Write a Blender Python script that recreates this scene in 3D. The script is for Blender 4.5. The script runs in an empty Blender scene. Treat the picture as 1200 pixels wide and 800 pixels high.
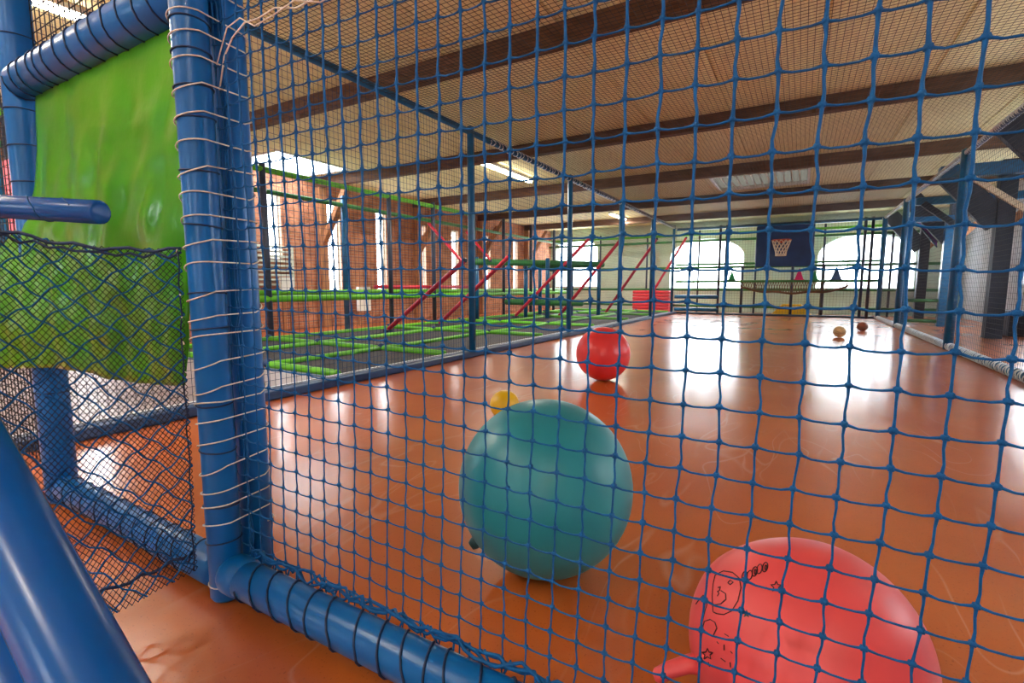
import bpy, math, random
from mathutils import Vector, Matrix, noise
random.seed(7)
scene = bpy.context.scene
C = scene.collection
PI = math.pi

# ------------------------------------------------------------------ camera
cam_data = bpy.data.cameras.new('camera')
cam_data.sensor_width = 36.0
cam_data.lens = 580.0 / 1200.0 * 36.0
cam_data.clip_start = 0.02
cam = bpy.data.objects.new('camera', cam_data)
C.objects.link(cam)
cam.location = (0, 0, 0.95)
cam.rotation_euler = (math.radians(90 - 6.3), 0, math.radians(30.1))
scene.camera = cam

# ------------------------------------------------------------------ sky and exposure
world = bpy.data.worlds.new('sky')
scene.world = world
world.use_nodes = True
bg = world.node_tree.nodes['Background']
bg.inputs[0].default_value = (0.93, 0.97, 1.0, 1)
bg.inputs[1].default_value = 15.0
scene.view_settings.view_transform = 'Standard'
scene.view_settings.look = 'None'
scene.view_settings.exposure = 0.12
scene.view_settings.gamma = 1.0
scene.view_settings.use_curve_mapping = False
LAMP_POWER = 130.0

# ------------------------------------------------------------------ materials
def lin(c):
    c /= 255.0
    return c / 12.92 if c <= 0.04045 else ((c + 0.055) / 1.055) ** 2.4
def rgb(r, g, b): return (lin(r), lin(g), lin(b), 1)
MATS = {}
def mat(name, col, rough=0.5, metal=0.0, vary=0.0, scale=6.0, bump=0.0, bscale=40.0, coat=0.0, spec=0.5, col2=None, trans=0.0, stretch=None, rvary=0.0):
    m = bpy.data.materials.new(name); m.use_nodes = True
    nt = m.node_tree; p = nt.nodes['Principled BSDF']
    p.inputs['Base Color'].default_value = col
    p.inputs['Roughness'].default_value = rough
    p.inputs['Metallic'].default_value = metal
    p.inputs['Coat Weight'].default_value = coat
    p.inputs['Coat Roughness'].default_value = 0.16
    p.inputs['Specular IOR Level'].default_value = spec
    p.inputs['Transmission Weight'].default_value = trans
    tc = nt.nodes.new('ShaderNodeTexCoord')
    src = tc.outputs['Object']
    if stretch:
        mp = nt.nodes.new('ShaderNodeMapping'); mp.inputs['Scale'].default_value = stretch
        nt.links.new(src, mp.inputs[0]); src = mp.outputs[0]
    if vary > 0 or col2 or rvary:
        n = nt.nodes.new('ShaderNodeTexNoise'); n.inputs['Scale'].default_value = scale; n.inputs['Detail'].default_value = 5
        nt.links.new(src, n.inputs['Vector'])
        r = nt.nodes.new('ShaderNodeValToRGB')
        r.color_ramp.elements[0].position = 0.35; r.color_ramp.elements[1].position = 0.68
        c2 = col2 or tuple(min(1, x * (1 + vary)) for x in col[:3]) + (1,)
        r.color_ramp.elements[0].color = tuple(x * (1 - vary) for x in col[:3]) + (1,)
        r.color_ramp.elements[1].color = c2
        nt.links.new(n.outputs['Fac'], r.inputs[0])
        nt.links.new(r.outputs[0], p.inputs['Base Color'])
        if rvary:
            mr = nt.nodes.new('ShaderNodeMapRange'); mr.inputs[1].default_value = 0.3; mr.inputs[2].default_value = 0.7
            mr.inputs[3].default_value = rough - rvary; mr.inputs[4].default_value = rough + rvary
            nt.links.new(n.outputs['Fac'], mr.inputs[0]); nt.links.new(mr.outputs[0], p.inputs['Roughness'])
    if bump > 0:
        b = nt.nodes.new('ShaderNodeBump'); b.inputs['Strength'].default_value = bump; b.inputs['Distance'].default_value = 0.01
        n2 = nt.nodes.new('ShaderNodeTexNoise'); n2.inputs['Scale'].default_value = bscale; n2.inputs['Detail'].default_value = 3
        nt.links.new(src, n2.inputs['Vector']); nt.links.new(n2.outputs['Fac'], b.inputs['Height'])
        nt.links.new(b.outputs[0], p.inputs['Normal'])
    MATS[name] = m
    return m
def emat(name, col, s):
    m = bpy.data.materials.new(name); m.use_nodes = True
    p = m.node_tree.nodes['Principled BSDF']
    p.inputs['Base Color'].default_value = col
    p.inputs['Emission Color'].default_value = col; p.inputs['Emission Strength'].default_value = s
    MATS[name] = m
    return m

mat('blue_vinyl', rgb(0, 98, 172), 0.34, coat=0.1, spec=0.35, vary=0.12, scale=5, bump=0.12, bscale=14)
mat('blue_gloss', rgb(0, 82, 160), 0.27, coat=0.08, spec=0.4, vary=0.08, scale=3)
mat('blue_steel', rgb(0, 92, 142), 0.35, coat=0.2, vary=0.15, scale=9)
mat('navy_steel', rgb(24, 62, 108), 0.4, vary=0.15, scale=9)
mat('dark_steel', rgb(52, 62, 84), 0.45, vary=0.2, scale=12)
mat('blue_cord', rgb(0, 88, 152), 0.65, spec=0.3, vary=0.18, scale=60, bump=0.3, bscale=600)
mat('navy_cord', rgb(12, 42, 84), 0.6, vary=0.15, scale=60)
mat('black_cord', rgb(22, 26, 36), 0.7, vary=0.2, scale=40)
mat('white_cord', rgb(226, 218, 204), 0.6, vary=0.1, scale=80)
mat('grey_cord', rgb(220, 228, 236), 0.6, vary=0.1, scale=80)
mat('green_vinyl', rgb(62, 152, 4), 0.3, coat=0.3, vary=0.14, scale=2.6, bump=0.2, bscale=16)
mat('green_pad', rgb(92, 178, 24), 0.45, vary=0.12, scale=5, bump=0.1, bscale=20)
mat('green_dull', rgb(52, 122, 62), 0.5, vary=0.15, scale=5)
mat('red_vinyl', rgb(196, 34, 58), 0.4, vary=0.12, scale=5)
mat('red_mat', rgb(222, 44, 52), 0.5, vary=0.08, scale=4)
mat('magenta', rgb(206, 24, 104), 0.45, vary=0.08, scale=4)
mat('purple', rgb(120, 50, 160), 0.5, vary=0.08, scale=4)
mat('yellow', rgb(236, 188, 20), 0.4, vary=0.08, scale=6)
mat('cone_green', rgb(40, 150, 90), 0.45, vary=0.08, scale=6)
mat('cone_blue', rgb(62, 92, 140), 0.45, vary=0.08, scale=6)
mat('trampoline_mat', rgb(44, 40, 48), 0.75, vary=0.3, scale=24, bump=0.4, bscale=300)
mat('board_blue', rgb(24, 60, 112), 0.5, vary=0.15, scale=3, bump=0.15, bscale=6)
mat('teal_rubber', rgb(20, 130, 146), 0.42, vary=0.10, scale=3, col2=rgb(46, 148, 156), rvary=0.08)
mat('red_rubber', rgb(236, 60, 62), 0.33, vary=0.06, scale=4)
mat('pink_rubber', rgb(226, 74, 78), 0.45, vary=0.06, scale=5, col2=rgb(234, 88, 90))
mat('tan_rubber', rgb(196, 160, 110), 0.6, vary=0.3, scale=14)
mat('brown_rubber', rgb(140, 72, 46), 0.6, vary=0.2, scale=14)
mat('ink', rgb(52, 10, 24), 0.5, vary=0.1, scale=30)
mat('dark_plug', rgb(8, 62, 66), 0.5, vary=0.1, scale=30)
mat('brick', rgb(184, 118, 86), 0.85, vary=0.3, scale=3.5, col2=rgb(212, 144, 108), bump=0.3, bscale=60)
mat('mortar', rgb(182, 158, 138), 0.9, vary=0.15, scale=20)
mat('plaster', rgb(206, 208, 206), 0.8, vary=0.05, scale=3, bump=0.1)
mat('mint_plaster', rgb(206, 226, 216), 0.8, vary=0.05, scale=3, bump=0.1)
mat('grey_plaster', rgb(176, 176, 182), 0.8, vary=0.08, scale=2, bump=0.1)
mat('ceiling_board', rgb(248, 236, 184), 0.75, vary=0.12, scale=5, stretch=(8, 0.7, 1), bump=0.12, bscale=20)
mat('dark_timber', rgb(104, 74, 54), 0.7, vary=0.3, scale=5, stretch=(0.6, 6, 6), bump=0.3, bscale=30)
mat('brown_timber', rgb(172, 118, 80), 0.7, vary=0.3, scale=5, stretch=(6, 6, 0.6), bump=0.3, bscale=30)
mat('pale_timber', rgb(206, 186, 158), 0.6, vary=0.15, scale=5)
mat('black_timber', rgb(34, 42, 62), 0.6, vary=0.2, scale=5)
mat('white_paint', rgb(232, 232, 228), 0.45, vary=0.04, scale=5)
mat('landing_vinyl', rgb(150, 140, 146), 0.4, vary=0.1, scale=5)
mat('louvre_paint', rgb(196, 200, 186), 0.5, vary=0.1, scale=5)
mat('orange_rim', rgb(196, 80, 40), 0.4, vary=0.1, scale=9)
emat('lamp_tube', (1.0, 0.91, 0.72, 1), 50.0)

def glass_mat():
    m = bpy.data.materials.new('window_glass'); m.use_nodes = True
    nt = m.node_tree; nt.nodes.remove(nt.nodes['Principled BSDF'])
    o = nt.nodes['Material Output']
    t = nt.nodes.new('ShaderNodeBsdfTransparent'); t.inputs[0].default_value = (0.96, 0.98, 1, 1)
    g = nt.nodes.new('ShaderNodeBsdfGlossy'); g.inputs['Roughness'].default_value = 0.03
    x = nt.nodes.new('ShaderNodeMixShader'); x.inputs[0].default_value = 0.06
    nt.links.new(t.outputs[0], x.inputs[1]); nt.links.new(g.outputs[0], x.inputs[2]); nt.links.new(x.outputs[0], o.inputs[0])
    MATS['window_glass'] = m
glass_mat()
def sheet_mat():
    m = bpy.data.materials.new('skylight_sheet'); m.use_nodes = True
    nt = m.node_tree; nt.nodes.remove(nt.nodes['Principled BSDF'])
    t = nt.nodes.new('ShaderNodeBsdfTranslucent'); t.inputs[0].default_value = (0.16, 0.155, 0.14, 1)
    nt.links.new(t.outputs[0], nt.nodes['Material Output'].inputs[0])
    MATS['skylight_sheet'] = m
sheet_mat()

def floor_mat():
    m = bpy.data.materials.new('orange_vinyl_floor'); m.use_nodes = True
    nt = m.node_tree; p = nt.nodes['Principled BSDF']; N = nt.nodes.new; L = nt.links.new
    tc = N('ShaderNodeTexCoord')
    n1 = N('ShaderNodeTexNoise'); n1.inputs['Scale'].default_value = 1.6; n1.inputs['Detail'].default_value = 6
    L(tc.outputs['Object'], n1.inputs['Vector'])
    cr = N('ShaderNodeValToRGB'); e = cr.color_ramp.elements
    e[0].position = 0.3; e[0].color = rgb(186, 92, 32); e[1].position = 0.72; e[1].color = rgb(200, 106, 44)
    L(n1.outputs['Fac'], cr.inputs[0])
    # fine speckle
    n2 = N('ShaderNodeTexNoise'); n2.inputs['Scale'].default_value = 140; n2.inputs['Detail'].default_value = 2
    L(tc.outputs['Object'], n2.inputs['Vector'])
    sp = N('ShaderNodeValToRGB'); sp.color_ramp.elements[0].position = 0.27; sp.color_ramp.elements[1].position = 0.36
    sp.color_ramp.elements[0].color = (0.7, 0.66, 0.62, 1); sp.color_ramp.elements[1].color = (1, 1, 1, 1)
    L(n2.outputs['Fac'], sp.inputs[0])
    mx = N('ShaderNodeMix'); mx.data_type = 'RGBA'; mx.blend_type = 'MULTIPLY'; mx.inputs[0].default_value = 1.0
    L(cr.outputs[0], mx.inputs[6]); L(sp.outputs[0], mx.inputs[7])
    # scuffs: thin curved pale lines = narrow bands of warped noise, in patches
    fac = None
    for k, (sc, dist, off) in enumerate(((2.6, 0.5, 0), (3.6, 0.8, 7.3), (2.0, 1.4, 15.1))):
        mp = N('ShaderNodeMapping'); mp.inputs['Location'].default_value = (off, off * 0.7, 0)
        mp.inputs['Rotation'].default_value = (0, 0, 0.7 * k); mp.inputs['Scale'].default_value = (1, 0.35, 1)
        L(tc.outputs['Object'], mp.inputs[0])
        nn = N('ShaderNodeTexNoise'); nn.inputs['Scale'].default_value = sc; nn.inputs['Detail'].default_value = 1.0; nn.inputs['Distortion'].default_value = dist
        L(mp.outputs[0], nn.inputs['Vector'])
        r = N('ShaderNodeValToRGB'); el = r.color_ramp.elements
        el[0].position = 0.488; el[0].color = (0, 0, 0, 1); el[1].position = 0.512; el[1].color = (0, 0, 0, 1)
        q = el.new(0.5); q.color = (1, 1, 1, 1)
        L(nn.outputs['Fac'], r.inputs[0])
        pn = N('ShaderNodeTexNoise'); pn.inputs['Scale'].default_value = 1.3 + k; pn.inputs['Detail'].default_value = 2
        L(mp.outputs[0], pn.inputs['Vector'])
        pr = N('ShaderNodeValToRGB'); pr.color_ramp.elements[0].position = 0.52; pr.color_ramp.elements[1].position = 0.66
        L(pn.outputs['Fac'], pr.inputs[0])
        mu = N('ShaderNodeMath'); mu.operation = 'MULTIPLY'
        L(r.outputs[0], mu.inputs[0]); L(pr.outputs[0], mu.inputs[1])
        if fac is None: fac = mu
        else:
            ad = N('ShaderNodeMath'); ad.operation = 'MAXIMUM'
            L(fac.outputs[0], ad.inputs[0]); L(mu.outputs[0], ad.inputs[1]); fac = ad
    sc = N('ShaderNodeMath'); sc.operation = 'MULTIPLY'; sc.inputs[1].default_value = 0.22
    L(fac.outputs[0], sc.inputs[0])
    m2 = N('ShaderNodeMix'); m2.data_type = 'RGBA'
    L(sc.outputs[0], m2.inputs[0]); L(mx.outputs[2], m2.inputs[6]); m2.inputs[7].default_value = rgb(226, 190, 166)
    L(m2.outputs[2], p.inputs['Base Color'])
    n3 = N('ShaderNodeTexNoise'); n3.inputs['Scale'].default_value = 2.2; n3.inputs['Detail'].default_value = 3; n3.inputs['Roughness'].default_value = 0.5
    L(tc.outputs['Object'], n3.inputs['Vector'])
    mr = N('ShaderNodeMapRange'); mr.inputs[1].default_value = 0.3; mr.inputs[2].default_value = 0.7; mr.inputs[3].default_value = 0.15; mr.inputs[4].default_value = 0.24
    L(n3.outputs['Fac'], mr.inputs[0]); L(mr.outputs[0], p.inputs['Roughness'])
    p.inputs['Specular IOR Level'].default_value = 0.7
    p.inputs['Coat Weight'].default_value = 0.3; p.inputs['Coat Roughness'].default_value = 0.42; p.inputs['Coat IOR'].default_value = 1.6
    n4 = N('ShaderNodeTexNoise'); n4.inputs['Scale'].default_value = 5.0; n4.inputs['Detail'].default_value = 3
    L(tc.outputs['Object'], n4.inputs['Vector'])
    b = N('ShaderNodeBump'); b.inputs['Strength'].default_value = 0.008; b.inputs['Distance'].default_value = 0.05
    L(n4.outputs['Fac'], b.inputs['Height']); L(b.outputs[0], p.inputs['Normal'])
    MATS['floor'] = m
floor_mat()

# ------------------------------------------------------------------ helpers
WORLD = {}
def wloc(o): return WORLD.get(o.name, Vector((0, 0, 0))) if o else Vector((0, 0, 0))
def tag(o, label=None, cat=None, group=None, kind=None):
    if label: o['label'] = label
    if cat: o['category'] = cat
    if group: o['group'] = group
    if kind: o['kind'] = kind
    return o
def empty(name, loc, label=None, cat=None, group=None, kind=None, parent=None):
    o = bpy.data.objects.new(name, None); C.objects.link(o)
    loc = Vector(loc)
    o.empty_display_size = 0.1
    if parent: o.parent = parent
    o.location = loc - wloc(parent); WORLD[o.name] = loc
    return tag(o, label, cat, group, kind)
def place_copy(src, loc, parent=None):
    o = src.copy(); C.objects.link(o); o.parent = parent
    loc = Vector(loc); o.location = loc - wloc(parent); WORLD[o.name] = loc
    return o

class MB:
    def __init__(s): s.v = []; s.f = []
    def add(s, vs, fs):
        n = len(s.v); s.v += [tuple(p) for p in vs]; s.f += [tuple(i + n for i in q) for q in fs]; return s
    def box(s, x0, x1, y0, y1, z0, z1):
        return s.add([(x0,y0,z0),(x1,y0,z0),(x1,y1,z0),(x0,y1,z0),(x0,y0,z1),(x1,y0,z1),(x1,y1,z1),(x0,y1,z1)],
            [(0,3,2,1),(4,5,6,7),(0,1,5,4),(1,2,6,5),(2,3,7,6),(3,0,4,7)])
    def bar(s, a, b, w, h, up=(0, 0, 1)):
        a = Vector(a); b = Vector(b); d = (b - a).normalized(); u = Vector(up)
        sd = d.cross(u)
        if sd.length < 1e-4: sd = d.cross(Vector((1, 0, 0)))
        sd.normalize(); u = sd.cross(d)
        vs = [p + sd * x * w / 2 + u * y * h / 2 for p in (a, b) for x, y in ((-1,-1),(1,-1),(1,1),(-1,1))]
        return s.add(vs, [(0,1,2,3),(7,6,5,4),(0,4,5,1),(1,5,6,2),(2,6,7,3),(3,7,4,0)])
    def tube(s, pts, r, sides=8, closed=False, cap=True, phase=0.0):
        pts = [Vector(p) for p in pts]; n = len(pts)
        rad = r if isinstance(r, (list, tuple)) else [r] * n
        T = []
        for i in range(n):
            a = pts[i - 1] if (i > 0 or closed) else pts[i]
            b = pts[(i + 1) % n] if (i < n - 1 or closed) else pts[i]
            T.append((b - a).normalized())
        up = Vector((0, 0, 1)) if abs(T[0].z) < 0.9 else Vector((1, 0, 0))
        u = (up - T[0] * up.dot(T[0])).normalized()
        vs = []; fs = []
        for i in range(n):
            u = (u - T[i] * u.dot(T[i])).normalized(); w = T[i].cross(u)
            for k in range(sides):
                a = phase + 2 * PI * k / sides
                vs.append(pts[i] + (u * math.cos(a) + w * math.sin(a)) * rad[i])
        m = n if closed else n - 1
        for i in range(m):
            j = (i + 1) % n
            for k in range(sides):
                l = (k + 1) % sides
                fs.append((i*sides+k, i*sides+l, j*sides+l, j*sides+k))
        if cap and not closed:
            fs.append(tuple(range(sides - 1, -1, -1))); fs.append(tuple((n-1)*sides + k for k in range(sides)))
        return s.add(vs, fs)
    def foam(s, a, b, r, sides=20, round_=0.35):
        a = Vector(a); b = Vector(b); d = (b - a).normalized(); e = r * round_
        L = (b - a).length
        st = [(0, .62), (e*.3, .86), (e, 1), (L - e, 1), (L - e*.3, .86), (L, .62)]
        k = max(1, int(L / 0.35)); mid = [(e + (L - 2*e) * i / k, 1) for i in range(1, k)]
        st = st[:3] + mid + st[3:]
        return s.tube([a + d * t for t, _ in st], [r * q for _, q in st], sides)
    def ball(s, c, r, seg=48, ring=24, fn=None):
        c = Vector(c); vs = [c + Vector((0,0,1)) * r * (fn(Vector((0,0,1))) if fn else 1)]; fs = []
        for i in range(1, ring):
            t = PI * i / ring
            for k in range(seg):
                a = 2*PI*k/seg; d = Vector((math.sin(t)*math.cos(a), math.sin(t)*math.sin(a), math.cos(t)))
                vs.append(c + d * r * (fn(d) if fn else 1))
        vs.append(c - Vector((0,0,1)) * r * (fn(Vector((0,0,-1))) if fn else 1))
        for k in range(seg):
            fs.append((0, 1+k, 1+(k+1)%seg))
            for i in range(ring - 2):
                a = 1+i*seg
                fs.append((a+k, a+seg+k, a+seg+(k+1)%seg, a+(k+1)%seg))
            a = 1+(ring-2)*seg
            fs.append((a+k, len(vs)-1, a+(k+1)%seg))
        return s.add(vs, fs)
    def knot(s, c, rx, ry, rz):
        c = Vector(c)
        vs = [c + Vector((x*rx, y*ry, z*rz)) for x, y, z in ((1,0,0),(-1,0,0),(0,1,0),(0,-1,0),(0,0,1),(0,0,-1))]
        q = 0.62
        vs += [c + Vector((x*rx*q, y*ry*q, z*rz*q)) for x in (1,-1) for y in (1,-1) for z in (1,-1)]
        fs = []
        for i, x in enumerate((1,-1)):
            for j, y in enumerate((1,-1)):
                for k, z in enumerate((1,-1)):
                    m = 6 + i*4 + j*2 + k; X = 0 if x > 0 else 1; Y = 2 if y > 0 else 3; Z = 4 if z > 0 else 5
                    tri = [(X, Y, m), (Y, Z, m), (Z, X, m)]
                    if x*y*z < 0: tri = [t[::-1] for t in tri]
                    fs += tri
        return s.add(vs, fs)
    def prism(s, poly, d):       # poly: list of points in a plane, d: extrusion vector
        n = len(poly); d = Vector(d)
        vs = [Vector(p) for p in poly] + [Vector(p) + d for p in poly]
        return s.add(vs, [tuple(range(n)), tuple(range(2*n-1, n-1, -1))] + [(i, i+n, (i+1)%n+n, (i+1)%n) for i in range(n)])
    def build(s, name, m, parent=None, smooth=False, label=None, cat=None, group=None, kind=None, bevel=0.0):
        xs = [p[0] for p in s.v]; ys = [p[1] for p in s.v]; zs = [p[2] for p in s.v]
        org = Vector(((min(xs)+max(xs))/2, (min(ys)+max(ys))/2, min(zs)))
        me = bpy.data.meshes.new(name)
        me.from_pydata([(x-org.x, y-org.y, z-org.z) for x, y, z in s.v], [], s.f)
        me.update()
        if smooth: me.polygons.foreach_set('use_smooth', [True] * len(me.polygons))
        me.materials.append(MATS[m])
        o = bpy.data.objects.new(name, me); C.objects.link(o)
        if parent: o.parent = parent
        o.location = org - wloc(parent); WORLD[o.name] = org
        if bevel > 0:
            b = o.modifiers.new('bevel', 'BEVEL'); b.width = bevel; b.segments = 2; b.limit_method = 'ANGLE'
        return tag(o, label, cat, group, kind)

def part(name, m, parent, fn, smooth=False, label=None, bevel=0.0, kind=None):
    mb = MB(); fn(mb); return mb.build(name, m, parent, smooth, label=label, bevel=bevel, kind=kind)

def split_rects(x0, x1, y0, y1, holes):
    xs = sorted({x0, x1} | {min(max(h[i], x0), x1) for h in holes for i in (0, 1)})
    ys = sorted({y0, y1} | {min(max(h[i], y0), y1) for h in holes for i in (2, 3)})
    out = []
    for a, b in zip(xs, xs[1:]):
        for c, d in zip(ys, ys[1:]):
            mx, my = (a+b)/2, (c+d)/2
            if any(h[0] < mx < h[1] and h[2] < my < h[3] for h in holes): continue
            out.append((a, b, c, d))
    return out

# ------------------------------------------------------------------ dimensions of the place
YN = 0.85            # plane of the coarse front net
XL, XR = -3.88, 2.0  # side nets of the ball court
YE = 18.3            # far end of the court
ZT = 2.95            # ceiling net
XB = -9.8            # brick wall
XW = 4.3             # right wall
YF = 20.4            # far wall
YB = -6.0            # wall behind the viewer
ZC = 3.42            # ceiling boards

# ------------------------------------------------------------------ floor
mb = MB(); mb.box(XB - 0.3, XW + 0.3, YB - 0.3, YF + 0.3, -0.12, 0.0)
mb.build('floor', 'floor', kind='structure', label='glossy orange vinyl floor with pale scuff marks')

# ------------------------------------------------------------------ ceiling: slab, boards, beams, skylights
SKY = [(-1.95, 0.05, 12.3, 14.1), (-9.7, -8.35, 5.9, 7.6), (-1.95, 0.05, -4.6, -2.8), (-6.6, -5.0, -4.8, -2.8)]  # last two are unseen skylights, added to light the foreground
mb = MB()
for a, b, c, d in split_rects(XB - 0.3, XW + 0.3, YB - 0.3, YF + 0.3, SKY): mb.box(a, b, c, d, ZC + 0.03, ZC + 0.12)
ceiling = mb.build('ceiling', 'ceiling_board', kind='structure', label='low cream boarded ceiling crossed by dark timber beams')
BEAMS = [4.55 + 3.35 * k for k in range(-3, 5)]
ed = [YB] + [b for b in BEAMS if YB < b < YF] + [YF]
x = XB
while x < XW - 0.05:
    x2 = min(x + 1.1, XW)
    for c, d in zip(ed, ed[1:]):
        pieces = split_rects(x + 0.012, x2 - 0.012, c, d, SKY)
        if pieces:
            mb = MB()
            for p in pieces: mb.box(*p, ZC, ZC + 0.03)
            mb.build('ceiling_panel', 'ceiling_board', ceiling)
    x = x2
for yb in BEAMS:
    if not YB < yb < YF: continue
    part('beam', 'dark_timber', ceiling, lambda m: m.box(XB, XW, yb - 0.07, yb + 0.07, 3.21, ZC), bevel=0.012)
for i, (a, b, c, d) in enumerate(SKY):
    w = empty('window_%d' % (i + 1), ((a+b)/2, (c+d)/2, ZC), kind='structure')
    w['label'] = ['flat skylight in the ceiling above the far half of the court', 'flat skylight by the brick wall, behind green rails',
                  'ribbed skylight added behind the viewer to light the foreground', 'flat skylight added behind the viewer to light the foreground'][i]
    def fr(m):
        m.box(a, a+0.05, c, d, ZC - 0.02, ZC + 0.12); m.box(b-0.05, b, c, d, ZC - 0.02, ZC + 0.12)
        m.box(a+0.05, b-0.05, c, c+0.05, ZC - 0.02, ZC + 0.12); m.box(a+0.05, b-0.05, d-0.05, d, ZC - 0.02, ZC + 0.12)
    part('window_frame', 'white_paint', w, fr)
    nb = 2 if i == 1 else 12
    for k in range(nb):
        p = a + 0.05 + (b - a - 0.1) * k / nb; q = a + 0.05 + (b - a - 0.1) * (k + 1) / nb
        part('pane', 'window_glass' if i == 1 else 'skylight_sheet', w, lambda m: m.box(p, q, c + 0.05, d - 0.05, ZC + 0.06, ZC + 0.07))
        if k: part('glazing_bar', 'white_paint', w, lambda m: m.box(p - 0.012, p + 0.012, c + 0.05, d - 0.05, ZC + 0.03, ZC + 0.1))

# ------------------------------------------------------------------ brick wall with tall slit windows
SLITS = [(6.60, 6.95, 1.55, 2.95), (8.16, 8.55, 0.75, 2.95), (9.75, 10.1, 0.85, 2.95), (11.40, 11.75, 0.75, 2.75), (13.05, 13.4, 0.65, 2.75),
         (15.0, 15.35, 0.7, 2.75), (17.0, 17.35, 0.7, 2.75), (3.2, 3.6, 0.75, 2.95), (0.6, 1.0, 0.75, 2.95), (-2.4, -2.0, 0.75, 2.95)]
mb = MB()
for a, b, c, d in split_rects(YB - 0.3, YF + 0.3, 0.0, ZC + 0.03, SLITS): mb.box(XB - 0.25, XB - 0.012, a, b, c, d)
wall_left = mb.build('wall_left', 'mortar', kind='structure', label='long red brick wall with tall slit windows and timber posts')
mb = MB(); bh, bl, j = 0.075, 0.235, 0.012
for r in range(45):
    y = YB - (bl / 2 if r % 2 else 0); z = r * bh
    while y < YF:
        y0, y1 = max(y + j/2, YB), min(y + bl - j/2, YF); z0, z1 = z + j/2, z + bh - j/2
        for a, b, c, d in SLITS:
            if c - 0.03 < (z0+z1)/2 < d + 0.03:
                if y0 >= a - 0.01 and y1 <= b + 0.01: y1 = y0
                elif y0 < a < y1: y1 = a - 0.004
                elif y0 < b < y1: y0 = b + 0.004
        if y1 - y0 > 0.03:
            X = XB + random.uniform(-0.003, 0.003)
            mb.add([(XB-0.013,y0,z0),(XB-0.013,y1,z0),(XB-0.013,y1,z1),(XB-0.013,y0,z1),(X,y0,z0),(X,y1,z0),(X,y1,z1),(X,y0,z1)],
                   [(4,5,6,7),(0,1,5,4),(1,2,6,5),(2,3,7,6),(3,0,4,7)])
        y += bl
mb.build('bricks', 'brick', wall_left, kind='stuff')
for i, (a, b, c, d) in enumerate(SLITS):
    w = empty('window_%d' % (i + 5), (XB - 0.12, (a+b)/2, c), kind='structure')
    w['label'] = 'tall slit window in the brick wall'; w['group'] = 'slit windows in the brick wall'
    def fr(m):
        m.box(XB-0.16, XB-0.1, a, a+0.03, c, d); m.box(XB-0.16, XB-0.1, b-0.03, b, c, d)
        m.box(XB-0.16, XB-0.1, a+0.03, b-0.03, c, c+0.04); m.box(XB-0.16, XB-0.1, a+0.03, b-0.03, d-0.04, d)
    part('window_frame', 'white_paint', w, fr)
    part('pane', 'window_glass', w, lambda m: m.box(XB-0.14, XB-0.134, a+0.03, b-0.03, c+0.04, d-0.04))
for yb in BEAMS:
    if not YB < yb < YF: continue
    po = part('timber_post', 'brown_timber', wall_left, lambda m: m.box(XB + 0.01, XB + 0.21, yb - 0.1, yb + 0.1, 0, 3.21), bevel=0.01)
    part('brace', 'brown_timber', po, lambda m: m.bar((XB + 0.16, yb, 1.95), (XB + 1.0, yb, 3.15), 0.13, 0.13), bevel=0.008)
    if yb < YF - 3:
        part('brace', 'brown_timber', po, lambda m: m.bar((XB + 0.14, yb + 0.05, 2.2), (XB + 0.14, yb + 0.95, 3.1), 0.1, 0.1), bevel=0.008)

# ------------------------------------------------------------------ far wall with arched windows
def arch_poly(x0, x1, z0, zs, zt, n=16):
    pts = [(x0, z0), (x1, z0)]
    cx, rx, rz = (x0+x1)/2, (x1-x0)/2, zt - zs
    pts += [(cx + rx*math.cos(PI*k/n), zs + rz*math.sin(PI*k/n)) for k in range(n + 1)]
    return pts
ARCH = [(-9.55, -7.6, 0.95, 2.55, 3.0), (-4.55, -1.87, 0.88, 2.1, 2.78), (0.45, 3.15, 0.88, 2.0, 2.72)]
holes = [(a, b, c, e) for a, b, c, d, e in ARCH]
mb = MB()
for a, b, c, d in split_rects(XB - 0.3, XW + 0.3, 0, ZC + 0.03, holes): mb.box(a, b, YF, YF + 0.3, c, d)
n = 16
for a, b, c, zs, zt in ARCH:
    cx, rx, rz = (a+b)/2, (b-a)/2, zt - zs
    for s in (-1, 1):
        ar = [(cx + s*rx*math.cos(PI/2*k/8), zs + rz*math.sin(PI/2*k/8)) for k in range(9)]
        poly = ar + [(cx + s*rx, zt)]
        if s > 0: poly = poly[::-1]
        mb.prism([(p, YF, q) for p, q in poly], (0, 0.3, 0))
wall_far = mb.build('wall_far', 'mint_plaster', kind='structure', label='pale mint far wall with wide arched windows')
for i, (a, b, c, zs, zt) in enumerate(ARCH):
    w = empty('window_%d' % (i + 20), ((a+b)/2, YF + 0.15, c), kind='structure')
    w['label'] = ['bright arched window in the far corner by the brick wall', 'bright arched window left of the basketball board', 'bright arched window right of the basketball board'][i]
    pl = arch_poly(a, b, c, zs, zt)
    part('window_frame', 'white_paint', w, lambda m: m.tube([(p, YF + 0.15, q) for p, q in pl], 0.035, 6, closed=True))
    part('pane', 'window_glass', w, lambda m: m.prism([(p, YF + 0.15, q) for p, q in pl], (0, 0.006, 0)))
    for k in (1, 2):
        x = a + (b-a)*k/3
        part('glazing_bar', 'white_paint', w, lambda m: m.box(x-0.015, x+0.015, YF+0.12, YF+0.18, c, zs + (zt-zs)*0.9))
    part('window_sill', 'white_paint', w, lambda m: m.box(a-0.05, b+0.05, YF-0.06, YF+0.1, c-0.05, c))

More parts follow.
